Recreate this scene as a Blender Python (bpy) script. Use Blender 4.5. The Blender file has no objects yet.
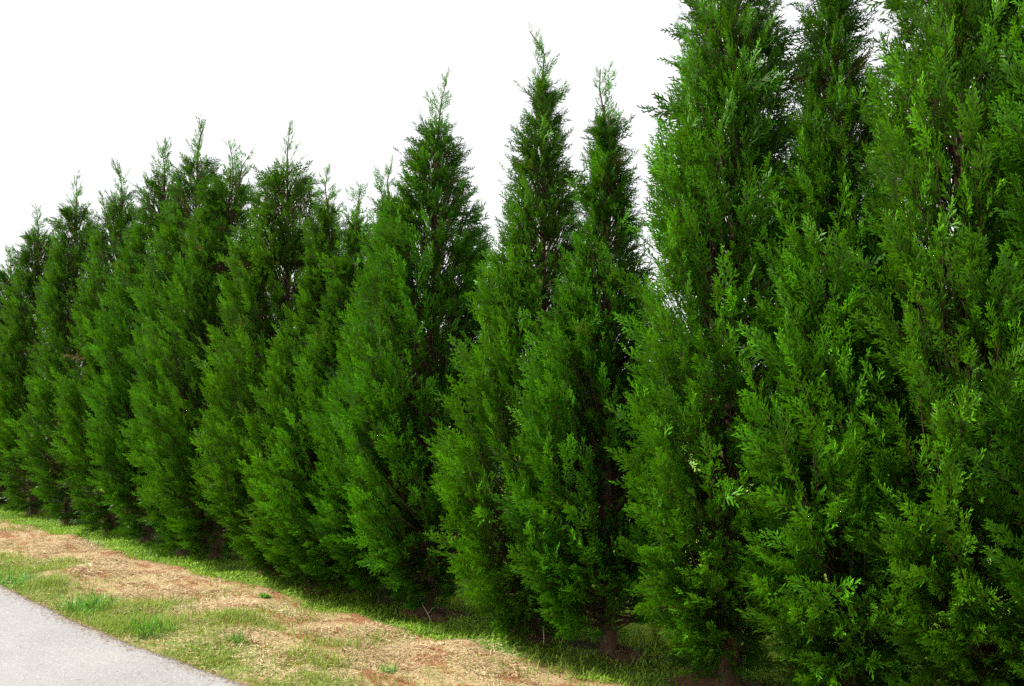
import bpy, math, random
import numpy as np
from mathutils import Matrix, Vector

rng = np.random.default_rng(11)
random.seed(4)
S = bpy.context.scene
COL = S.collection
R_ = math.radians

# ------------------------------------------------------------------ camera
F = 850.0                      # focal length in pixels of the 1024 px wide frame
CAMH = 1.7
HOR = 378.0
cam_d = bpy.data.cameras.new('camera')
cam = bpy.data.objects.new('camera', cam_d)
COL.objects.link(cam)
cam.location = (0, 0, CAMH)
cam.rotation_euler = (R_(90) + math.atan((HOR - 343) / F), 0, 0)
cam_d.sensor_width = 36
cam_d.lens = F / 1024 * 36
cam_d.clip_start = 0.05
cam_d.clip_end = 5000
S.camera = cam

# ------------------------------------------------------------------ row frame: u along the hedge, v from the hedge to the road
DIST = 4.43
D = np.array([-.7705, .6374])
Nn = np.array([.6374, .7705])
ROWANG = math.atan2(D[1], D[0])
ROWM = Matrix.Translation((Nn[0] * DIST, Nn[1] * DIST, 0)) @ Matrix.Rotation(ROWANG, 4, 'Z')
def uv2w(u, v):
    return D[0] * u + Nn[0] * (DIST - v), D[1] * u + Nn[1] * (DIST - v)
def row_at_px(px, v=0.0):      # where the view column px crosses the line v
    k = (px - 512) / F
    z = (DIST - v) / (Nn[1] + Nn[0] * k)
    return z * k, z
def px_ground(px, py):
    z = F * CAMH / (py - HOR)
    return (px - 512) / F * z, z
def w2uv(x, y):
    return x * D[0] + y * D[1], DIST - (x * Nn[0] + y * Nn[1])

# ------------------------------------------------------------------ helpers
def tag(o, label=None, cat=None, group=None, kind=None):
    if label: o['label'] = label
    if cat: o['category'] = cat
    if group: o['group'] = group
    if kind: o['kind'] = kind
    return o
def empty(name, loc):
    o = bpy.data.objects.new(name, None)
    o.empty_display_size = .2
    o.location = loc
    COL.objects.link(o)
    return o
def mesh_np(name, verts, faces, mat, parent=None, tint=None, smooth=False):
    """verts (n,3), faces (m,k) array of one face size, or a list of such arrays"""
    if not isinstance(faces, list): faces = [faces]
    faces = [f for f in faces if len(f)]
    me = bpy.data.meshes.new(name)
    nv = len(verts)
    me.vertices.add(nv)
    me.vertices.foreach_set('co', np.ascontiguousarray(verts, dtype=np.float32).ravel())
    idx = np.concatenate([f.ravel() for f in faces]).astype(np.int32)
    tot = np.concatenate([np.full(len(f), f.shape[1]) for f in faces]).astype(np.int32)
    start = np.concatenate([[0], np.cumsum(tot)[:-1]]).astype(np.int32)
    me.loops.add(len(idx))
    me.loops.foreach_set('vertex_index', idx)
    me.polygons.add(len(tot))
    me.polygons.foreach_set('loop_start', start)
    if smooth:
        me.polygons.foreach_set('use_smooth', np.ones(len(tot), dtype=bool))
    if tint is not None:
        a = me.color_attributes.new('tint', 'FLOAT_COLOR', 'POINT')
        c = np.ones((nv, 4), dtype=np.float32)
        c[:, :3] = tint
        a.data.foreach_set('color', c.ravel())
    me.update(calc_edges=True)
    me.validate()
    if mat: me.materials.append(mat)
    o = bpy.data.objects.new(name, me)
    COL.objects.link(o)
    if parent: o.parent = parent
    return o
def tubes(paths, sides=6):
    """paths: list of (points (k,3), radii (k,)) -> verts, faces"""
    V, Fc, base = [], [], 0
    for pts, rad in paths:
        pts = np.asarray(pts, float); k = len(pts)
        t = np.gradient(pts, axis=0); t /= np.linalg.norm(t, axis=1)[:, None] + 1e-9
        ref = np.array([1., 0, 0]) if abs(t[0, 0]) < .8 else np.array([0, 1., 0])
        a = np.cross(t, ref); a /= np.linalg.norm(a, axis=1)[:, None] + 1e-9
        b = np.cross(t, a)
        ang = np.arange(sides) / sides * 2 * np.pi
        ring = pts[:, None] + np.asarray(rad)[:, None, None] * (a[:, None] * np.cos(ang)[None, :, None] + b[:, None] * np.sin(ang)[None, :, None]) if np.ndim(rad) == 1 else \
            pts[:, None] + np.asarray(rad)[:, :, None] * (a[:, None] * np.cos(ang)[None, :, None] + b[:, None] * np.sin(ang)[None, :, None])
        V.append(ring.reshape(-1, 3))
        i = np.arange(k - 1)[:, None] * sides; j = np.arange(sides)[None]
        q = np.stack([i + j, i + (j + 1) % sides, i + sides + (j + 1) % sides, i + sides + j], -1).reshape(-1, 4) + base
        Fc.append(q); base += k * sides
    return np.concatenate(V), np.concatenate(Fc)

# ------------------------------------------------------------------ materials
def newmat(name):
    m = bpy.data.materials.new(name); m.use_nodes = True
    nt = m.node_tree; nt.nodes.clear()
    out = nt.nodes.new('ShaderNodeOutputMaterial')
    return m, nt, out
def nd(nt, t, **k):
    n = nt.nodes.new(t)
    for a, b in k.items(): setattr(n, a, b)
    return n
def noise(nt, vec, scale, detail=4, rough=.6):
    n = nd(nt, 'ShaderNodeTexNoise'); n.inputs['Scale'].default_value = scale
    n.inputs['Detail'].default_value = detail; n.inputs['Roughness'].default_value = rough
    if vec is not None: nt.links.new(vec, n.inputs['Vector'])
    return n.outputs['Fac']
def ramp(nt, fac, stops):
    n = nd(nt, 'ShaderNodeValToRGB'); e = n.color_ramp.elements
    while len(e) < len(stops): e.new(.5)
    for i, (p, c) in enumerate(stops):
        e[i].position = p; e[i].color = tuple(c) + (1,) if len(c) == 3 else c
    nt.links.new(fac, n.inputs['Fac'])
    return n.outputs['Color']
def mix(nt, fac, a, b, mode='MIX'):
    n = nd(nt, 'ShaderNodeMix'); n.data_type = 'RGBA'; n.blend_type = mode
    for s, v in ((0, fac), (6, a), (7, b)):
        if hasattr(v, 'links') or hasattr(v, 'node'): nt.links.new(v, n.inputs[s])
        else: n.inputs[s].default_value = v if s == 0 else tuple(v) + (1,)
    return n.outputs[2]
def maths(nt, op, a, b=None, c=None, clamp=False):
    n = nd(nt, 'ShaderNodeMath'); n.operation = op; n.use_clamp = clamp
    for i, v in enumerate((a, b, c)):
        if v is None: continue
        if hasattr(v, 'node'): nt.links.new(v, n.inputs[i])
        else: n.inputs[i].default_value = v
    return n.outputs[0]
def smooth(nt, x, lo, hi):
    n = nd(nt, 'ShaderNodeMapRange'); n.interpolation_type = 'SMOOTHSTEP'
    nt.links.new(x, n.inputs[0]); n.inputs[1].default_value = lo; n.inputs[2].default_value = hi
    return n.outputs[0]

def leaf_material(name, base, tip, transl=.3, transl_col=None, rough=.5, spec=.35, var=.25):
    """base -> tip colour along the 'tint' red channel; green channel = brown amount; blue = lightness of the piece"""
    m, nt, out = newmat(name)
    at = nd(nt, 'ShaderNodeAttribute', attribute_name='tint')
    sp = nd(nt, 'ShaderNodeSeparateColor'); nt.links.new(at.outputs['Color'], sp.inputs[0])
    oi = nd(nt, 'ShaderNodeObjectInfo')
    c = mix(nt, sp.outputs[0], base, tip)
    c = mix(nt, sp.outputs[1], c, (.13, .07, .03))
    hsv = nd(nt, 'ShaderNodeHueSaturation')
    nt.links.new(c, hsv.inputs['Color'])
    nt.links.new(maths(nt, 'MULTIPLY_ADD', oi.outputs['Random'], .014, .489), hsv.inputs['Hue'])
    nt.links.new(maths(nt, 'MULTIPLY_ADD', sp.outputs[2], var * 2, 1 - var), hsv.inputs['Value'])
    c = hsv.outputs['Color']
    p = nd(nt, 'ShaderNodeBsdfPrincipled')
    nt.links.new(c, p.inputs['Base Color'])
    p.inputs['Roughness'].default_value = rough
    p.inputs['Specular IOR Level'].default_value = spec
    tr = nd(nt, 'ShaderNodeBsdfTranslucent')
    nt.links.new(mix(nt, .5, c, transl_col or tip), tr.inputs['Color'])
    ms = nd(nt, 'ShaderNodeMixShader'); ms.inputs[0].default_value = transl
    nt.links.new(p.outputs[0], ms.inputs[1]); nt.links.new(tr.outputs[0], ms.inputs[2])
    nt.links.new(ms.outputs[0], out.inputs[0])
    return m
M_LEAF = leaf_material('cypress_foliage', (.003, .027, .001), (.145, .53, .008), transl=.19, transl_col=(.17, .45, .003), rough=.45, spec=.2, var=.42)  # light tips are new growth; near-black base paints shade between sprays
M_GRASS = leaf_material('grass_blades', (.13, .21, .03), (.34, .46, .06), transl=.35, rough=.6, spec=.25)
M_TUFT = leaf_material('tuft_blades', (.06, .20, .02), (.19, .46, .045), transl=.35, rough=.55, spec=.3)
M_COVER = leaf_material('low_weeds', (.13, .26, .015), (.29, .50, .03), transl=.35, rough=.6, spec=.25)

M_BACK = leaf_material('sun_tinted_grass_blades', (.24, .42, .03), (.46, .62, .06), transl=.4, rough=.6, spec=.2)  # fresh yellow-green grass, its colour lightened to stand in for sunlight
def straw_material():
    m, nt, out = newmat('dry_straw')
    at = nd(nt, 'ShaderNodeAttribute', attribute_name='tint')
    sp = nd(nt, 'ShaderNodeSeparateColor'); nt.links.new(at.outputs['Color'], sp.inputs[0])
    c = ramp(nt, sp.outputs[0], [(0, (.15, .07, .033)), (.25, (.27, .175, .085)), (.65, (.46, .34, .19)), (1, (.66, .54, .36))])
    p = nd(nt, 'ShaderNodeBsdfPrincipled'); nt.links.new(c, p.inputs['Base Color'])
    p.inputs['Roughness'].default_value = .7; p.inputs['Specular IOR Level'].default_value = .2
    nt.links.new(p.outputs[0], out.inputs[0])
    return m
M_STRAW = straw_material()

def bark_material():
    m, nt, out = newmat('cypress_bark')
    tc = nd(nt, 'ShaderNodeTexCoord')
    mp = nd(nt, 'ShaderNodeMapping'); mp.inputs['Scale'].default_value = (1, 1, .18)
    nt.links.new(tc.outputs['Object'], mp.inputs[0])
    n = noise(nt, mp.outputs[0], 70, 5, .65)
    c = ramp(nt, n, [(.3, (.028, .013, .007)), (.55, (.085, .042, .022)), (.75, (.17, .095, .055))])
    p = nd(nt, 'ShaderNodeBsdfPrincipled'); nt.links.new(c, p.inputs['Base Color']); p.inputs['Roughness'].default_value = .85
    b = nd(nt, 'ShaderNodeBump'); b.inputs['Strength'].default_value = .6; b.inputs['Distance'].default_value = .01
    nt.links.new(n, b.inputs['Height']); nt.links.new(b.outputs[0], p.inputs['Normal'])
    nt.links.new(p.outputs[0], out.inputs[0])
    return m
M_BARK = bark_material()

def soil_material():
    m, nt, out = newmat('red_soil')
    tc = nd(nt, 'ShaderNodeTexCoord')
    n = noise(nt, tc.outputs['Object'], 22, 6, .7)
    c = ramp(nt, n, [(.3, (.05, .022, .011)), (.5, (.13, .058, .027)), (.72, (.30, .15, .075))])
    p = nd(nt, 'ShaderNodeBsdfPrincipled'); nt.links.new(c, p.inputs['Base Color']); p.inputs['Roughness'].default_value = .95
    b = nd(nt, 'ShaderNodeBump'); b.inputs['Strength'].default_value = .9; b.inputs['Distance'].default_value = .03
    nt.links.new(noise(nt, tc.outputs['Object'], 60, 6, .7), b.inputs['Height']); nt.links.new(b.outputs[0], p.inputs['Normal'])
    nt.links.new(p.outputs[0], out.inputs[0])
    return m
M_SOIL = soil_material()

def ground_material():
    m, nt, out = newmat('verge_ground')
    tc = nd(nt, 'ShaderNodeTexCoord'); O = tc.outputs['Object']
    sx = nd(nt, 'ShaderNodeSeparateXYZ'); nt.links.new(O, sx.inputs[0])
    wob = maths(nt, 'MULTIPLY_ADD', noise(nt, O, 2.2, 4), .36, -.18)
    v = maths(nt, 'ADD', sx.outputs[1], wob)
    fine = noise(nt, O, 85, 5, .75)
    mid = noise(nt, O, 9, 5, .65)
    straw = ramp(nt, fine, [(.28, (.11, .06, .03)), (.45, (.29, .20, .10)), (.62, (.48, .38, .21))])
    red = ramp(nt, fine, [(.3, (.11, .042, .02)), (.55, (.26, .115, .055)), (.72, (.46, .27, .15))])
    green = ramp(nt, noise(nt, O, 60, 5, .7), [(.3, (.03, .07, .01)), (.55, (.10, .18, .02)), (.75, (.28, .33, .08))])
    mp = nd(nt, 'ShaderNodeMapping'); mp.inputs['Scale'].default_value = (1, 1.9, 1); nt.links.new(O, mp.inputs[0])
    patch = smooth(nt, noise(nt, mp.outputs[0], 3.1, 6, .7), .485, .58)
    c = mix(nt, patch, straw, red)
    # red band next to the green strip, green strip, dark litter under the trees, grass behind
    band = maths(nt, 'MULTIPLY', smooth(nt, v, .52, .36), smooth(nt, mid, .38, .55))
    c = mix(nt, band, c, red)
    c = mix(nt, smooth(nt, v, .42, .34), c, green)
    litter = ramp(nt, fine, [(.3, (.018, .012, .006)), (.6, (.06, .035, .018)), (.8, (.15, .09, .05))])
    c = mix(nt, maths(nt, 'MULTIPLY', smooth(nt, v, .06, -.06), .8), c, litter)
    c = mix(nt, smooth(nt, v, -.12, -.26), c, ramp(nt, mid, [(.3, (.09, .17, .02)), (.7, (.18, .28, .04))]))
    fringe = maths(nt, 'MULTIPLY', smooth(nt, v, 1.15, 1.35), smooth(nt, mid, .3, .6))
    c = mix(nt, maths(nt, 'MULTIPLY', fringe, .75), c, green)
    p = nd(nt, 'ShaderNodeBsdfPrincipled'); nt.links.new(c, p.inputs['Base Color']); p.inputs['Roughness'].default_value = .95
    p.inputs['Specular IOR Level'].default_value = .15
    b = nd(nt, 'ShaderNodeBump'); b.inputs['Strength'].default_value = .8; b.inputs['Distance'].default_value = .02
    nt.links.new(noise(nt, O, 45, 6, .75), b.inputs['Height']); nt.links.new(b.outputs[0], p.inputs['Normal'])
    nt.links.new(p.outputs[0], out.inputs[0])
    return m
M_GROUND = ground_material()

def road_material():
    m, nt, out = newmat('pale_asphalt')
    tc = nd(nt, 'ShaderNodeTexCoord'); O = tc.outputs['Object']
    fine = noise(nt, O, 95, 4, .85)
    big = noise(nt, O, 1.6, 5, .6)
    vo = nd(nt, 'ShaderNodeTexVoronoi'); vo.inputs['Scale'].default_value = 120; nt.links.new(O, vo.inputs['Vector'])
    c = ramp(nt, fine, [(.32, (.20, .195, .195)), (.5, (.265, .258, .258)), (.68, (.35, .342, .342))])
    c = mix(nt, 1.0, c, ramp(nt, big, [(.3, (.84, .83, .84)), (.7, (1, 1, .99))]), 'MULTIPLY')
    c = mix(nt, maths(nt, 'MULTIPLY', smooth(nt, vo.outputs['Color'], .55, .95), .25), c, (.58, .54, .51))
    p = nd(nt, 'ShaderNodeBsdfPrincipled'); nt.links.new(c, p.inputs['Base Color']); p.inputs['Roughness'].default_value = .85
    p.inputs['Specular IOR Level'].default_value = .3
    b = nd(nt, 'ShaderNodeBump'); b.inputs['Strength'].default_value = .5; b.inputs['Distance'].default_value = .006
    nt.links.new(fine, b.inputs['Height']); nt.links.new(b.outputs[0], p.inputs['Normal'])
    nt.links.new(p.outputs[0], out.inputs[0])
    return m
M_ROAD = road_material()

# ------------------------------------------------------------------ ground sheet
def bump(u, v):
    return (.018 * np.sin(u * 2.1 + .7) * np.sin(v * 3.3 + 1) + .012 * np.sin(u * 5.3 + v * 4.1) + .008 * np.sin(u * 11 - v * 9 + 2))
def ground_z(u, v):
    """verge slightly hummocky, flat (and 3 cm lower) under the road, dead flat far away"""
    u = np.asarray(u, float); v = np.asarray(v, float)
    near = np.clip((v + 12) / 8, 0, 1) * np.clip((26 - np.abs(u - 4)) / 8, 0, 1)
    k = np.clip((1.58 - v) / .25, 0, 1)
    k = k * k * (3 - 2 * k)
    return bump(u, v) * near * k - .02 * (1 - k)
def axis(*segs):
    a = [np.arange(s, e, st) for s, e, st in segs]
    return np.concatenate(a)
us = axis((-2500, -400, 300), (-400, -60, 40), (-60, -14, 4), (-14, -3, .25), (-3, 20, .06), (20, 30, .25), (30, 80, 5), (80, 400, 40), (400, 2501, 300))
vs = axis((-2500, -400, 300), (-400, -60, 40), (-60, -12, 4), (-12, -2, .25), (-2, 2.2, .05), (2.2, 3, .2), (3, 12, 1), (12, 60, 6), (60, 400, 40), (400, 2501, 300))
U, V = np.meshgrid(us, vs, indexing='ij')
Z = ground_z(U, V)
nu, nv = U.shape
i = np.arange(nu - 1)[:, None] * nv; j = np.arange(nv - 1)[None]
fq = np.stack([i + j, i + nv + j, i + nv + j + 1, i + j + 1], -1).reshape(-1, 4)
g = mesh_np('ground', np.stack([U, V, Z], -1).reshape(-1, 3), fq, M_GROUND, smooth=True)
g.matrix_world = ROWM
tag(g, kind='structure')

# road: a slab with a slightly ragged edge
def road_edge(u):
    return 1.715 + .035 * np.cos((u - 5.8) * 1.5) + .006 * np.sin(u * 7.3) + .004 * np.sin(u * 19.1 + 1) + .003 * np.sin(u * 41.)
ur = axis((-90, -6, 2), (-6, 22, .035), (22, 180, 4))
e0 = road_edge(ur); far = np.full_like(ur, 8.4)
pts = np.concatenate([np.stack([ur, e0 - .006, np.full_like(ur, -.06)], -1), np.stack([ur, e0, np.full_like(ur, .004)], -1),
                      np.stack([ur, e0 + .04, np.full_like(ur, .012)], -1), np.stack([ur, e0 * 0 + 4.9, np.full_like(ur, .05)], -1),
                      np.stack([ur, far, np.full_like(ur, .012)], -1), np.stack([ur, far + .01, np.full_like(ur, -.06)], -1)])
k = len(ur); a = np.arange(k - 1)
fr = np.concatenate([np.stack([a + r * k, a + 1 + r * k, a + 1 + (r + 1) * k, a + (r + 1) * k], -1) for r in range(5)])
rd = mesh_np('road', pts, fr, M_ROAD, smooth=True)
rd.matrix_world = ROWM
tag(rd, kind='structure')

# ------------------------------------------------------------------ foliage plumes
def make_plume(seed):
    r = np.random.default_rng(seed)
    quads, tint = [], []
    def blade(o, d, n, l, w, t0, t1, br=0.):
        d = d / np.linalg.norm(d); s = np.cross(n, d); s /= np.linalg.norm(s)
        nn = np.cross(d, s)
        m_ = o + d * l * .45 + nn * l * r.normal(0, .05)
        quads.append([o, m_ - s * w, o + d * l + nn * l * r.normal(0, .08), m_ + s * w])
        tint.append([[t0, br], [(t0 + t1) / 2, br], [t1, br * .6], [(t0 + t1) / 2, br]])
    X = np.array([1., 0, 0]); Y = np.array([0, 1., 0]); Zz = np.array([0, 0, 1.])
    bend = r.uniform(-.05, .22)
    side = 1 if r.random() < .5 else -1
    ns = 12
    for k in range(ns):
        s = .10 + .86 * k / (ns - 1)
        o = X * s + Zz * bend * s * s
        side = -side
        a = R_(r.uniform(18, 36)) * (1 - .25 * s)
        if k == ns - 1: a *= .2
        ll = (.45 - .24 * s) * r.uniform(.7, 1.3)
        tilt = r.normal(0, .25)
        u = X * math.cos(a) + side * Y * math.sin(a) + Zz * (tilt + .1 + bend * s)
        u /= np.linalg.norm(u)
        n = np.cross(u, Y * side + r.normal(0, .25, 3)); n /= np.linalg.norm(n)
        if n[2] < 0: n = -n
        w2 = np.cross(n, u)
        nb = 5
        blade(o, u, n, ll * 1.12, .016, .1, .9, .2)
        sd = 1
        for q in range(nb):
            t = .16 + .72 * q / (nb - 1)
            sd = -sd
            b = R_(r.uniform(17, 36))
            d = u * math.cos(b) + sd * w2 * math.sin(b) + n * r.normal(0, .16)
            blade(o + u * ll * t, d, n, ll * (.56 - .26 * t) * r.uniform(.8, 1.2), ll * .058, .15 + .35 * t * s, .45 + .5 * s * t + .1)
    blade(X * 0, X + Zz * bend * .5, Zz, .8, .010, 0, .2, .8)
    return np.array(quads), np.array(tint)
PLUMES = [make_plume(100 + k) for k in range(14)]

def place_plumes(org, dirn, L, colour, r, droop=None, wide=None):
    """instances plumes with numpy; returns verts, faces, tint"""
    n = len(org)
    dirn = dirn / np.linalg.norm(dirn, axis=1)[:, None]
    ref = r.normal(0, 1, (n, 3)); ref[:, 2] *= .7
    Yv = np.cross(ref, dirn); Yv /= np.linalg.norm(Yv, axis=1)[:, None]
    Zv = np.cross(dirn, Yv)
    flip = np.where(Zv[:, 2] < 0, -1., 1.)[:, None]
    Zv = Zv * flip; Yv = Yv * flip
    pid = r.integers(0, len(PLUMES), n)
    VV, TT = [], []
    for p, (q, t) in enumerate(PLUMES):
        m = pid == p
        if not m.any(): continue
        B = np.stack([dirn[m], Yv[m], Zv[m]], 1) * L[m][:, None, None]      # k,3(basis),3
        v = np.einsum('abc,kcd->kabd', q, B) + org[m][:, None, None, :]
        VV.append(v.reshape(-1, 3))
        tt = np.broadcast_to(t[None], (m.sum(),) + t.shape).copy()
        tt[..., 0] = np.clip(tt[..., 0] * colour[m, 0][:, None, None] , 0, 1) ** 1.25  # power deepens the shade painted into the spray bases
        tt[..., 1] = np.clip(tt[..., 1] * colour[m, 1][:, None, None], 0, 1)
        tt[..., 1] = np.where(colour[m, 1][:, None, None] > 5, .85, tt[..., 1])
        b = np.broadcast_to(colour[m, 2][:, None, None, None], tt.shape[:3] + (1,)) + r.normal(0, .17, (tt.shape[0], tt.shape[1], 1, 1))
        TT.append(np.concatenate([tt, np.clip(b, 0, 1)], -1).reshape(-1, 3))
    v = np.concatenate(VV); t = np.concatenate(TT)
    return v, np.arange(len(v)).reshape(-1, 4), t

PROFILE = ([0, .03, .08, .15, .25, .38, .52, .66, .76, .84, .91, .96, 1.0],
           [.10, .20, .48, .82, 1.0, .98, .86, .68, .50, .33, .17, .07, .02])

def tree(label, px, base_px, top_y, R, seed, name='cypress_tree', z0=.06, dens=1.0, H=None, prof=None, along=.38, twins=(), trunk_r=None, group='columnar cypress trees planted in one row', v0=0.0, fine=1.0):
    r = np.random.default_rng(seed)
    bx, by = row_at_px(base_px, v0); tx, ty = row_at_px(px, v0)
    if H is None: H = CAMH + ty * (HOR - top_y) / F
    lean = np.array([tx - bx, ty - by])
    root = empty(name, (bx, by, 0))
    tag(root, label, 'tree', group)
    prof = prof or PROFILE[1]
    # crowded in the row, the crowns are narrow along it (ea) and deeper across it (eb)
    al = math.atan2(D[1], D[0]) - math.atan2(by, bx)
    ea = along; wd = R * .97
    eb = math.sqrt(max(wd * wd - (ea * math.sin(al)) ** 2, .05)) / max(abs(math.cos(al)), .1)
    eb = min(max(eb, .55), .86)
    ph = r.uniform(0, 6.28, 6)
    def rad(h): return np.interp(h / H, PROFILE[0], prof) * (ea + eb) / 2
    def ell(fp):
        q = np.stack([D[0] * np.cos(fp) * ea + Nn[0] * np.sin(fp) * eb, D[1] * np.cos(fp) * ea + Nn[1] * np.sin(fp) * eb], -1)
        return np.arctan2(q[..., 1], q[..., 0]), np.linalg.norm(q, axis=-1) / ((ea + eb) / 2)
    def lump(f, h):
        return 1 + .03 * np.sin(2 * f + 1.7 * h + ph[0]) + .035 * np.sin(3 * f - 2.9 * h + ph[1]) + .045 * np.sin(5 * f + 4.3 * h + ph[2]) + .045 * np.sin(f * 2 + 8.1 * h + ph[3])
    cx = lambda h: lean[0] * (h / H) + .025 * np.sin(h * 1.3 + ph[4]) * np.clip(h, 0, 1)
    cy = lambda h: lean[1] * (h / H) + .025 * np.sin(h * 1.1 + ph[5]) * np.clip(h, 0, 1)
    # ---- branches
    lsc = .84 if px < 420 else .94 if px < 650 else 1.0
    nb = int(560 * dens / lsc ** 2)
    ht = z0 + (H * .91 - z0) * (r.random(nb) ** 1.02)
    f = r.uniform(0, 2 * np.pi, nb)
    f, ql = ell(f)
    # towards the top the section becomes round
    tt_ = np.clip((ht / H - .55) / .3, 0, 1); ql = ql * (1 - tt_ * .8) + tt_ * .8
    rt = rad(ht) * ql * lump(f, ht) * r.uniform(.92, 1.03, nb)
    ls = np.clip(rt / .50, .50, 1.0)
    re = np.maximum(rt - .16 * ls, .38 * rt)
    el = np.interp(ht / H, [0, .12, .3, .6, 1], [-10, 8, 38, 52, 60]) + r.normal(0, 6, nb)
    hb = np.clip(ht - rt * np.tan(np.radians(el)), .04 + .12 * r.random(nb), H * .9)
    paths, O, Dn, L, Cc = [], [], [], [], []
    tone = r.uniform(.25, .75, nb)
    for k in range(nb):
        e = np.array([math.cos(f[k]), math.sin(f[k])])
        s = np.linspace(0, 1, 6)
        rr = re[k] * (s ** .85)
        hh = hb[k] + (ht[k] - hb[k]) * (s ** 1.25)
        sw = .05 * math.sin(k) * np.sin(s * 3)
        P = np.stack([cx(hh) + e[0] * rr - e[1] * sw, cy(hh) + e[1] * rr + e[0] * sw, hh], -1)
        br = (.0055 + .004 * (1 - ht[k] / H)) * (1 - .8 * s)
        paths.append((P, br))
        npl = max(3, int(3.4 * (.35 + rt[k] / .6)))
        sc = np.interp(ht[k] / H, [0, .6, .85, 1], [1, 1, .72, .5])
        for q in range(npl):
            ss = 1 - .62 * (q / npl) ** 1.1 * r.uniform(.85, 1.1)
            ss = min(max(ss, .2), 1)
            p = np.array([np.interp(ss, s, P[:, c]) for c in range(3)])
            t = P[min(int(ss * 5) + 1, 5)] - P[max(int(ss * 5) - 1, 0)]; t /= np.linalg.norm(t) + 1e-6
            az = f[k] + (r.normal(0, .25) if q == 0 else r.choice([-1, 1]) * r.uniform(.15, .7))
            d = .7 * t + .8 * np.array([math.cos(az), math.sin(az), 0]) * r.uniform(.7, 1.1) + np.array([0, 0, r.normal(.30, .16) + .25 * ht[k] / H - .45 * max(0, .6 - ht[k])])
            O.append(p); Dn.append(d); L.append(ls[k] * sc * lsc * r.uniform(.13, .245))
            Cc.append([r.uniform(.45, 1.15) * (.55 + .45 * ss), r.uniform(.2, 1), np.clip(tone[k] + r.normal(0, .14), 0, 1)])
    # ---- leaders: the bare-ish tip of the tree, with short wispy twigs
    leaders = [(0., 0., H, .34)] + list(twins)
    for (lx, ly, lh, frac) in leaders:
        h0 = lh * (1 - frac)
        hs = np.linspace(h0, lh, 9)
        c0 = np.stack([cx(hs) + lx * ((hs - h0 * .97) / (lh - h0 * .97)), cy(hs) + ly * ((hs - h0 * .97) / (lh - h0 * .97)), hs], -1)
        kink = r.normal(0, .012, (9, 2)) * np.linspace(0, 1, 9)[:, None]
        c0[:, :2] += kink
        c0[-1, :2] += r.normal(0, .03, 2)
        paths.append((c0, np.linspace(.016, .003, 9)))
        nt_ = int(44 * frac / .3 * lh / 4)
        hk = h0 + (lh - h0) * np.linspace(0, 1, nt_)
        for q in range(nt_):
            s = (hk[q] - h0) / (lh - h0)
            p = np.array([np.interp(hk[q], hs, c0[:, c]) for c in range(3)])
            az = q * 2.4 + r.normal(0, .5)
            e = R_(r.uniform(32, 66) + 8 * s)
            d = np.array([math.cos(az) * math.cos(e), math.sin(az) * math.cos(e), math.sin(e)])
            ll = np.interp(s, [0, .5, .85, 1], [.30, .21, .14, .06]) * r.uniform(.5, 1.3)
            # side twig with its plume at the end
            if s < .7:
                tl = ll * .8
                paths.append((np.stack([p, p + d * tl * .5, p + d * tl]), np.array([.005, .004, .002])))
                O.append(p + d * tl * .55); Dn.append(d + r.normal(0, .2, 3)); L.append(ll * .75); Cc.append([.9, .9, .5])
                O.append(p + d * tl * .2); Dn.append(d + r.normal(0, .35, 3)); L.append(ll * .6); Cc.append([.8, .9, .4])
            else:
                O.append(p); Dn.append(d); L.append(ll); Cc.append([.9, 1.4, .45])
    # ---- inner foliage near the trunk, shade painted in with a darker tint
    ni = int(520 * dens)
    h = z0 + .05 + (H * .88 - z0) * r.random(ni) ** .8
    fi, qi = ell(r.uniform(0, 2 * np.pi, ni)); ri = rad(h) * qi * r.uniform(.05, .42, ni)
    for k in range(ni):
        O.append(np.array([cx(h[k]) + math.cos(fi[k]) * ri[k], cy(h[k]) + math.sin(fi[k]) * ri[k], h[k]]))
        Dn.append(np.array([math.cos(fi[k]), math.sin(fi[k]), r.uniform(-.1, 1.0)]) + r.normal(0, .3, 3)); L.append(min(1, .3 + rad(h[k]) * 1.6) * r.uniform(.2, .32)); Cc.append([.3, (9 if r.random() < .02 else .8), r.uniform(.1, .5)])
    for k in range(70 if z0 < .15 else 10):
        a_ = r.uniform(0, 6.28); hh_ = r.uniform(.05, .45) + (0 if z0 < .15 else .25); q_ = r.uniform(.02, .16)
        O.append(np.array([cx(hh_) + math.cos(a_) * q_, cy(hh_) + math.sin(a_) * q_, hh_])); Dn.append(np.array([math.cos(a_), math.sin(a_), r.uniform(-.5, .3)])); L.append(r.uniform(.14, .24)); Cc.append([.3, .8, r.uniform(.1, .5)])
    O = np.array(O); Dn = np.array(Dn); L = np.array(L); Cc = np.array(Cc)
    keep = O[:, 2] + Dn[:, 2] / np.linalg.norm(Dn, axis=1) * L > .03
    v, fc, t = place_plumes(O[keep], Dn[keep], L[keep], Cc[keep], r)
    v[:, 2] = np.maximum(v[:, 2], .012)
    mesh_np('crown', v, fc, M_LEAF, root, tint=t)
    # ---- trunk with flare, roots and limbs
    tr = trunk_r or (.055 * (H / 4) ** 1.1)
    hs = np.array([-.08, -.02, .04, .1, .2, .4, .8, 1.4, 2.2, 3., H * .8, H * .93]); hs = hs[hs <= H * .93 + 1e-6]; hs = np.unique(hs)
    ang = np.arange(12) / 12 * 2 * np.pi
    rr = tr * (1 - .93 * np.clip(hs, 0, None) / (H * .93)) + tr * .75 * np.exp(-np.clip(hs + .05, 0, None) / .07)
    rr = np.maximum(rr, .006)[:, None] * (1 + (.16 * np.exp(-np.clip(hs, 0, None) / .25) + .04)[:, None] * np.sin(3 * ang + ph[0])[None] + .06 * np.sin(5 * ang + ph[2])[None])
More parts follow.
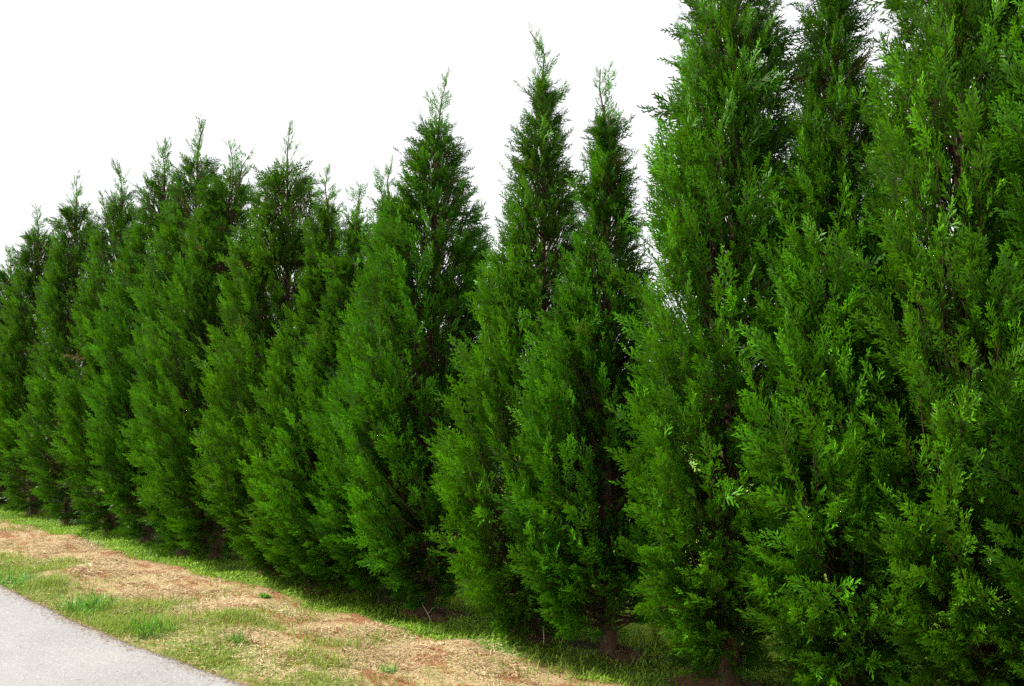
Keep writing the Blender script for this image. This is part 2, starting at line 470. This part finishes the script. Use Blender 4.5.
    P = np.stack([cx(hs), cy(hs), hs], -1)
    vt, ft = tubes([(P, rr)], 12)
    v2, f2 = tubes(paths, 4)
    mesh_np('trunk', np.concatenate([vt, v2]), np.concatenate([ft, f2 + len(vt)]), M_BARK, root, smooth=True)
    return root

FARFULL = [.16, .32, .60, .87, 1.0, .98, .92, .82, .68, .50, .28, .10, .02]
SPIRE = [.22, .40, .64, .90, 1.0, .93, .74, .50, .34, .22, .12, .06, .02]
FULL = [.14, .30, .60, .88, 1.0, .97, .86, .70, .52, .37, .22, .10, .03]
BROAD = [.16, .32, .60, .87, 1.0, .98, .91, .77, .58, .36, .16, .07, .02]
# label, apex px, base px, apex y, radius, profile
T = [
 ('far cypress cut by the left edge of the photo, lowest top', -42, -42, 290, .62, BROAD, {}),
 ('dark cypress at the far left end, only its left half cut by the frame', -18, -20, 278, .60, BROAD, {}),
 ('small-looking green cypress just inside the left frame edge, its tip just over its neighbour', 8, 6, 246, .60, BROAD, {}),
 ('far green cypress with a thin leaning tip, second one inside the left frame edge', 38, 36, 203, .60, BROAD, {}),
 ('cypress at far left with a dense pointed tip bent to the right', 76, 72, 172, .62, BROAD, dict(twins=[(-.25, .1, 3.55, .2)])),
 ('cypress at left with two thin tips side by side, the left tip shorter', 118, 114, 160, .62, BROAD, dict(twins=[(-.27, .1, 3.75, .2)])),
 ('narrow cypress at left with a loose see-through tip just left of the taller curved one', 159, 152, 133, .66, BROAD, dict(twins=[(-.15, .05, 3.8, .2)])),
 ('cypress whose tall tip curves to the right, tallest of the left half', 199, 190, 115, .66, BROAD, {}),
 ('cypress with a blunt pair of tips just right of the tall curved tip', 227, 218, 138, .74, BROAD, dict(twins=[(.13, -.05, 3.8, .2)])),
 ('pointed cypress with a long thin open tip, above a bright green left flank', 290, 280, 126, .80, BROAD, {}),
 ('low cypress with a short thin tip between a long open tip and a twin-stemmed gap', 330, 322, 168, .72, SPIRE, {}),
 ('low bushy cypress with the lowest tip of the middle group', 353, 350, 182, .66, SPIRE, {}),
 ('low cypress with a bare twiggy tip immediately left of the big dark pointed one', 392, 386, 160, .62, SPIRE, {}),
 ('big dark cypress with a full cone top standing over the low middle group', 441, 428, 76, .70, BROAD, {}),
 ('tall cypress with a long loose tip, left one of the pair of thin spires', 546, 530, 24, .80, SPIRE, {}),
 ('cypress with bare trunk foot in the grass, right one of the two thin spires', 603, 609, 60, .56, SPIRE, dict(z0=.16)),
 ('broad dark cypress right of the thin spires, its top just cut by the upper frame', 738, 726, None, .76, FULL, dict(H=4.75, z0=.10)),
 ('cypress with its bare leader showing against the sky between two fuller crowns', 846, 842, None, .72, SPIRE, dict(H=4.25)),
 ('huge cypress filling the right side, closest full tree to the camera', 968, 968, None, .66, FULL, dict(H=4.95)),
 ('cypress cut by the right edge of the photo', 1105, 1105, None, .66, FULL, dict(H=4.8)),
]
for k, (lab, px, bpx, ty, R, prof, kw) in enumerate(T):
    dn = 1.0 if px > 250 else .9
    if px > 700: dn = 1.3
    elif px > 400: dn = 1.1
    al_ = .36 if px < 250 else .39 if px < 420 else .47 if px < 560 else .38 if px < 650 else .52
    if prof is BROAD and px < 300: prof = FARFULL
    tree(lab, px, bpx, ty, R, 500 + k, prof=prof, dens=dn, along=al_, **kw)

# ------------------------------------------------------------------ soil mounds at the foot of the nearer trees
def mound(px, du, dv, ru, rv, h, seed):
    r = np.random.default_rng(seed)
    x, y = row_at_px(px); u0, v0 = w2uv(x, y); u0 += du; v0 += dv
    rings, seg = 16, 48
    a = np.arange(seg) / seg * 2 * np.pi
    ph = r.uniform(0, 6.28, 4)
    edge = 1 + .16 * np.sin(2 * a + ph[0]) + .1 * np.sin(5 * a + ph[1]) + .06 * np.sin(9 * a + ph[2])
    V = []
    for q in range(rings):
        s = q / (rings - 1)
        uu = u0 + np.cos(a) * ru * s * edge; vv = v0 + np.sin(a) * rv * s * edge
        z = ground_z(uu, vv) + h * (np.cos(s * np.pi) * .5 + .5) ** .8 * (1 + .2 * np.sin(3 * a + ph[3])) + r.normal(0, .006, seg) * (1 - s) - (.025 if q == rings - 1 else 0)
        V.append(np.stack([uu, vv, z], -1))
    V = np.concatenate(V)
    i = np.arange(rings - 1)[:, None] * seg; j = np.arange(seg)[None]
    f = np.stack([i + j, i + seg + j, i + seg + (j + 1) % seg, i + (j + 1) % seg], -1).reshape(-1, 4)
    o = mesh_np('soil', V, f, M_SOIL, smooth=True)
    o.matrix_world = ROWM
    tag(o, kind='structure')
MOUNDS = [(609, -.06, .0, .22, .12, .05), (722, .02, .02, .30, .19, .09), (530, -.02, .02, .26, .14, .05), (842, 0, .0, .32, .22, .10), (428, 0, .0, .3, .18, .05), (322, 0, 0, .28, .18, .05), (280, 0, 0, .3, .2, .05)]
for k, mm in enumerate(MOUNDS): mound(*mm, 40 + k)

# ------------------------------------------------------------------ blades
def pnoise(u, v, s, seed):
    r = np.random.default_rng(seed); o = 0
    for k in range(7):
        a = r.uniform(0, 6.28); f = s * r.uniform(.6, 1.9)
        o = o + np.sin((u * math.cos(a) + v * math.sin(a)) * f + r.uniform(0, 6.28))
    return o / 3.0
def blades(n, u, v, length, width, lean, z, r, tip=(.3, 1.), brown=.1, bend=.35):
    """3-segment bent blades as two stacked quads -> verts, quads, tint"""
    az = r.uniform(0, 2 * np.pi, n)
    el = lean
    d = np.stack([np.cos(az) * np.cos(el), np.sin(az) * np.cos(el), np.sin(el)], -1)
    side = np.stack([-np.sin(az), np.cos(az), np.zeros(n)], -1) * width[:, None]
    side[:, 2] += r.normal(0, .3, n) * width
    p0 = np.stack([u, v, z], -1)
    p1 = p0 + d * length[:, None] * .5
    d2 = d.copy(); d2[:, 2] -= bend * r.uniform(.2, 1.2, n) * (np.sin(el) > .25); 
    p2 = p1 + d2 * length[:, None] * .5
    p2[:, 2] = np.maximum(p2[:, 2], z + .001)
    vv = np.stack([p0 - side, p0 + side, p1 + side * .8, p1 - side * .8, p2], 1)     # n,5,3
    b = np.arange(n)[:, None] * 5
    q = b + np.array([[0, 1, 2, 3]]); t3 = b + np.array([[3, 2, 4]])
    base = r.uniform(0, 1, n)
    tn = np.zeros((n, 5, 3))
    lo = tip[0] * base; hi = tip[0] + (tip[1] - tip[0]) * base
    tn[:, :2, 0] = lo[:, None]; tn[:, 2:4, 0] = ((lo + hi) / 2)[:, None]; tn[:, 4, 0] = hi
    tn[:, :, 1] = (r.random(n) < brown)[:, None] * .5
    tn[:, :, 2] = r.uniform(0, 1, n)[:, None]
    return vv.reshape(-1, 3), [q, t3], tn.reshape(-1, 3)
def build_blades(name, mat, parts, kind='stuff', label=None, cat=None, parent=None, matrix=True):
    V, Q, T3, TT, b = [], [], [], [], 0
    for v, (q, t), tn in parts:
        V.append(v); Q.append(q + b); T3.append(t + b); TT.append(tn); b += len(v)
    o = mesh_np(name, np.concatenate(V), [np.concatenate(Q), np.concatenate(T3)], mat, parent, tint=np.concatenate(TT))
    if matrix: o.matrix_world = ROWM
    if kind: tag(o, label, cat, kind=kind)
    return o
def scatter(n, u0, u1, v0, v1, dens, r):
    u = r.uniform(u0, u1, n); v = r.uniform(v0, v1, n)
    m = r.random(n) < dens(u, v)
    return u[m], v[m]
def sstep(x, a, b):
    t = np.clip((x - a) / (b - a), 0, 1); return t * t * (3 - 2 * t)

r = np.random.default_rng(77)
# dry straw lying on the verge
def straw_d(u, v):
    w = v + .10 * pnoise(u, v, 3, 1)
    d = sstep(w, .36, .62) * (1 - .93 * sstep(pnoise(u, v * 1.9, 5.5, 2), .0, .45)) * (.45 + .55 * sstep(pnoise(u, v, 17, 12), -.4, .2)) * (1 - .7 * sstep(w, 1.1, 1.4) * (.4 + .6 * sstep(u, 3.6, 5.2)))
    return np.clip(d, 0, 1) * (v < road_edge(u) - .01)
u, v = scatter(210000, -1, 19, .2, 1.72, straw_d, r); n = len(u)
vv = blades(n, u, v, r.uniform(.02, .075, n), r.uniform(.0009, .0020, n), np.abs(r.normal(.08, .16, n)), ground_z(u, v) + r.uniform(.001, .02, n), r, tip=(.5, 1.), brown=0, bend=.15)
t = vv[2].reshape(n, 5, 3); base = np.clip(r.beta(2.4, 1.8, n) + .12 * pnoise(u, v, 5, 9), 0, 1); t[:, :, 0] = base[:, None]
ue = r.uniform(-1, 19, 9000); ve = road_edge(ue) + np.abs(r.normal(0, .05, 9000)); ne = 9000
ve[:500] += r.uniform(0, 1.2, 500)
ee = blades(ne, ue, ve, r.uniform(.01, .045, ne), r.uniform(.0009, .002, ne), np.abs(r.normal(0, .06, ne)), .014 + (ve - 1.7) * .0125 + r.uniform(0, .006, ne), r, tip=(0, 1.), brown=0, bend=.1)
build_blades('straw', M_STRAW, [(vv[0], vv[1], t.reshape(-1, 3)), ee], label='dry pale straw lying on the verge between road and trees', cat='straw')

# green grass: fringe beside the road, scattered in the straw, and strip in front of the trees
def grass_d(u, v):
    w = v + .10 * pnoise(u, v, 2.5, 3)
    left = sstep(u, 3.6, 4.6)
    fr = sstep(w, 1.08, 1.36) * (.12 + .75 * sstep(pnoise(u, v, 4.3, 4), -.3, .6)) * (.15 + .85 * left)
    sc = .5 * sstep(pnoise(u, v, 4.2, 5), .0, .7) + .05
    return np.clip(np.maximum(fr, sc), 0, 1) * (v < road_edge(u) + .005 * np.sin(u * 30))
ua, va = scatter(110000, -1, 19, .3, 1.75, grass_d, r); ub, vb = scatter(150000, 1, 19, .9, 1.75, grass_d, r)
u = np.concatenate([ua, ub]); v = np.concatenate([va, vb]); n = len(u)
lg = (.05 + .035 * np.clip(pnoise(u, v, 6, 6), 0, 1)) * r.uniform(.5, 1.3, n)
A = blades(n, u, v, lg, r.uniform(.0012, .0026, n), r.uniform(.35, 1.4, n), ground_z(u, v), r, tip=(.35, 1.), brown=.14)
# behind the row: taller grass, sunlight put into its lighter colour
def back_d(u, v): return sstep(-v, .12, .30) * (.5 + .5 * sstep(-v, 3.5, .5))
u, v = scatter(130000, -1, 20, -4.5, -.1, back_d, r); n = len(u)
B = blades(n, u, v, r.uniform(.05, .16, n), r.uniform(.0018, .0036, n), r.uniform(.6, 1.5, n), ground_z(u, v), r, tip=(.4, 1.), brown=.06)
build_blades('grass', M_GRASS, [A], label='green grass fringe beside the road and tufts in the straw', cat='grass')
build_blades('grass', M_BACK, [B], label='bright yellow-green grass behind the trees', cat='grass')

# low leafy weeds: the green strip right in front of the trunks
def cover_d(u, v):
    w = v + .07 * pnoise(u, v, 3.5, 7)
    return sstep(w, .43, .32) * sstep(w, -.12, .0) * (.45 + .55 * sstep(pnoise(u, v, 5, 8), -.6, .3)) + .6 * sstep(-v, .08, .2)
u, v = scatter(150000, -1, 19, -.6, .5, cover_d, r); n = len(u)
C1 = blades(n, u, v, r.uniform(.012, .042, n), r.uniform(.0025, .0055, n), r.uniform(.05, 1.2, n), ground_z(u, v) + r.uniform(0, .018, n), r, tip=(.3, 1.), brown=.07)
build_blades('low_weeds', M_COVER, [C1], label='low dense green weeds covering the ground in front of the trunks', cat='weeds')

# ------------------------------------------------------------------ single clumps
def clump(name, label, cat, px, py, n, hgt, spread, w, mat, seed, group=None):
    r = np.random.default_rng(seed)
    x, y = px_ground(px, py); u0, v0 = w2uv(x, y)
    root_z = float(ground_z(u0, v0))
    u = r.normal(0, spread, n).clip(-1.5 * spread, 1.5 * spread); v = r.normal(0, spread * .7, n).clip(-spread, min(spread, 1.66 - v0))
    b = blades(n, u, v, hgt * r.uniform(.5, 1.15, n), r.uniform(w * .7, w * 1.3, n), r.uniform(.7, 1.5, n), ground_z(u0 + u, v0 + v) - root_z, r, tip=(.1, 1.), brown=.04, bend=.8)
    o = mesh_np(name, b[0], b[1], mat, tint=b[2])
    o.matrix_world = Matrix.Translation((x, y, root_z)) @ Matrix.Rotation(ROWANG, 4, 'Z')
    tag(o, label, cat, group)
G = 'darker grass clumps in the verge'
clump('grass_clump', 'largest blue-green grass clump in the middle of the roadside grass', 'grass clump', 88, 604, 210, .15, .15, .0036, M_TUFT, 1, G)
clump('grass_clump', 'upright blue-green grass clump nearest the camera beside the road edge', 'grass clump', 155, 627, 130, .15, .10, .0036, M_TUFT, 2, G)
clump('grass_clump', 'blue-green grass clump by the road near the left frame edge', 'grass clump', 18, 580, 130, .15, .14, .0036, M_TUFT, 3, G)
clump('grass_clump', 'thin green grass clump standing in the straw right of the roadside grass', 'grass clump', 240, 640, 60, .09, .035, .0030, M_TUFT, 4, G)
clump('small_weed', 'small dark green weed alone on bare red soil', 'weed', 267, 596, 90, .055, .03, .0042, M_TUFT, 5)
clump('grass_clump', 'small green clump in the straw at the bottom centre', 'grass clump', 390, 664, 50, .06, .03, .0030, M_TUFT, 6, G)

def sapling(label, px, dv, n, hgt, seed):
    """leafy yellow-green weed behind the trunks, seen through the gaps"""
    r = np.random.default_rng(seed)
    x, y = row_at_px(px, dv); u0, v0 = w2uv(x, y)
    parts = []
    for s in range(n):
        a = r.uniform(0, 6.28); t = np.linspace(.1, 1, 16); m = 16
        px_ = np.cos(a) * t * hgt * .35 + r.normal(0, .03); py_ = np.sin(a) * t * hgt * .35 + r.normal(0, .03)
        parts.append(blades(m, px_, py_, np.full(m, .07) * r.uniform(.7, 1.2, m), np.full(m, .006), r.uniform(.1, 1.1, m), t * hgt * r.uniform(.8, 1.1), r, tip=(.5, 1.), brown=0))
        pp = np.stack([px_, py_, t * hgt * .95], -1)
        parts.append(blades(1, np.array([px_[0] * 0]), np.array([0.]), np.array([hgt]), np.array([.003]), np.array([1.3]), np.array([0.]), r, tip=(.1, .3), brown=1))
    V, Q, T3, TT, b = [], [], [], [], 0
    for v_, (q, t_), tn in parts: V.append(v_); Q.append(q + b); T3.append(t_ + b); TT.append(tn); b += len(v_)
    o = mesh_np('leafy_weed', np.concatenate(V), [np.concatenate(Q), np.concatenate(T3)], M_BACK, tint=np.concatenate(TT))  # shares the blade colour lightened in place of sunlight
    o.matrix_world = Matrix.Translation((x, y, 0)) @ Matrix.Rotation(ROWANG, 4, 'Z')
    tag(o, label, 'weed', 'yellow-green weeds behind the trunks')
sapling('bright weed in the gap under the low middle trees, leftmost of the sun-tinted weeds', 346, -.24, 12, .30, 21)
sapling('bright weed in the gap just left of the big dark cypress trunk', 378, -.26, 10, .28, 22)
sapling('widest sun-tinted yellow-green weed, in the gap right of the big dark cypress foot', 492, -.26, 22, .36, 23)
sapling('sun-tinted weed behind the clear bare trunk foot', 655, -.36, 16, .28, 24)
sapling('sun-tinted weed at the bottom frame edge right of the last soil mound', 790, -.26, 12, .24, 25)

def twig(label, px, py, paths):
    x, y = px_ground(px, py)
    v, f = tubes([(np.array(p) , np.linspace(w0, w1, len(p))) for p, w0, w1 in paths], 6)
    o = mesh_np('dry_stem', v, f, M_STRAW, tint=np.tile(np.array([[.85, 0, .5]]), (len(v), 1)))
    o.location = (x, y, 0); tag(o, label, 'twig')
twig('pale thin upright stem at the foot of the left thin-spired cypress', 543, 643, [([(0, 0, -.01), (.003, 0, .06), (-.002, 0, .13)], .004, .003)])
twig('pale forked dry twig leaning in the green strip below the big dark cypress', 432, 616, [([(0, 0, -.01), (-.03, 0, .05), (-.07, .01, .11)], .003, .0015), ([(-.02, 0, .04), (.02, .01, .085)], .002, .001)])

# ------------------------------------------------------------------ light
SUN_EL, SUN_AZ = R_(46), math.atan2(.12, -1.)          # azimuth of the direction towards the sun, in the world xy plane
sd = bpy.data.lights.new('sun', 'SUN'); sd.energy = 5; sd.angle = R_(4); sd.color = (1, .96, .88)
so = bpy.data.objects.new('sun', sd); COL.objects.link(so)
to_sun = Vector((math.cos(SUN_AZ) * math.cos(SUN_EL), math.sin(SUN_AZ) * math.cos(SUN_EL), math.sin(SUN_EL)))
so.rotation_euler = to_sun.to_track_quat('Z', 'Y').to_euler()
so.location = to_sun * 30
w = bpy.data.worlds.new('World'); S.world = w; w.use_nodes = True
nt = w.node_tree; nt.nodes.clear()
wo = nd(nt, 'ShaderNodeOutputWorld'); bg = nd(nt, 'ShaderNodeBackground'); bg.inputs[1].default_value = .073
sk = nd(nt, 'ShaderNodeTexSky', sky_type='NISHITA'); sk.sun_disc = False
sk.sun_elevation = SUN_EL; sk.sun_rotation = math.pi / 2 - SUN_AZ
hs = nd(nt, 'ShaderNodeHueSaturation'); hs.inputs['Saturation'].default_value = .2; nt.links.new(sk.outputs[0], hs.inputs['Color'])
cl = mix(nt, .75, hs.outputs['Color'], (9.5, 9.5, 9.7))     # a thin bright overcast over the sky
nt.links.new(cl, bg.inputs[0]); nt.links.new(bg.outputs[0], wo.inputs[0])

S.view_settings.view_transform = 'Standard'; S.view_settings.look = 'None'
S.view_settings.exposure = 1.0; S.view_settings.gamma = 1
S.cycles.max_bounces = 5; S.cycles.diffuse_bounces = 2; S.cycles.use_adaptive_sampling = False; S.cycles.glossy_bounces = 2; S.cycles.transmission_bounces = 3
S.cycles.sample_clamp_indirect = 3; S.cycles.use_denoising = False
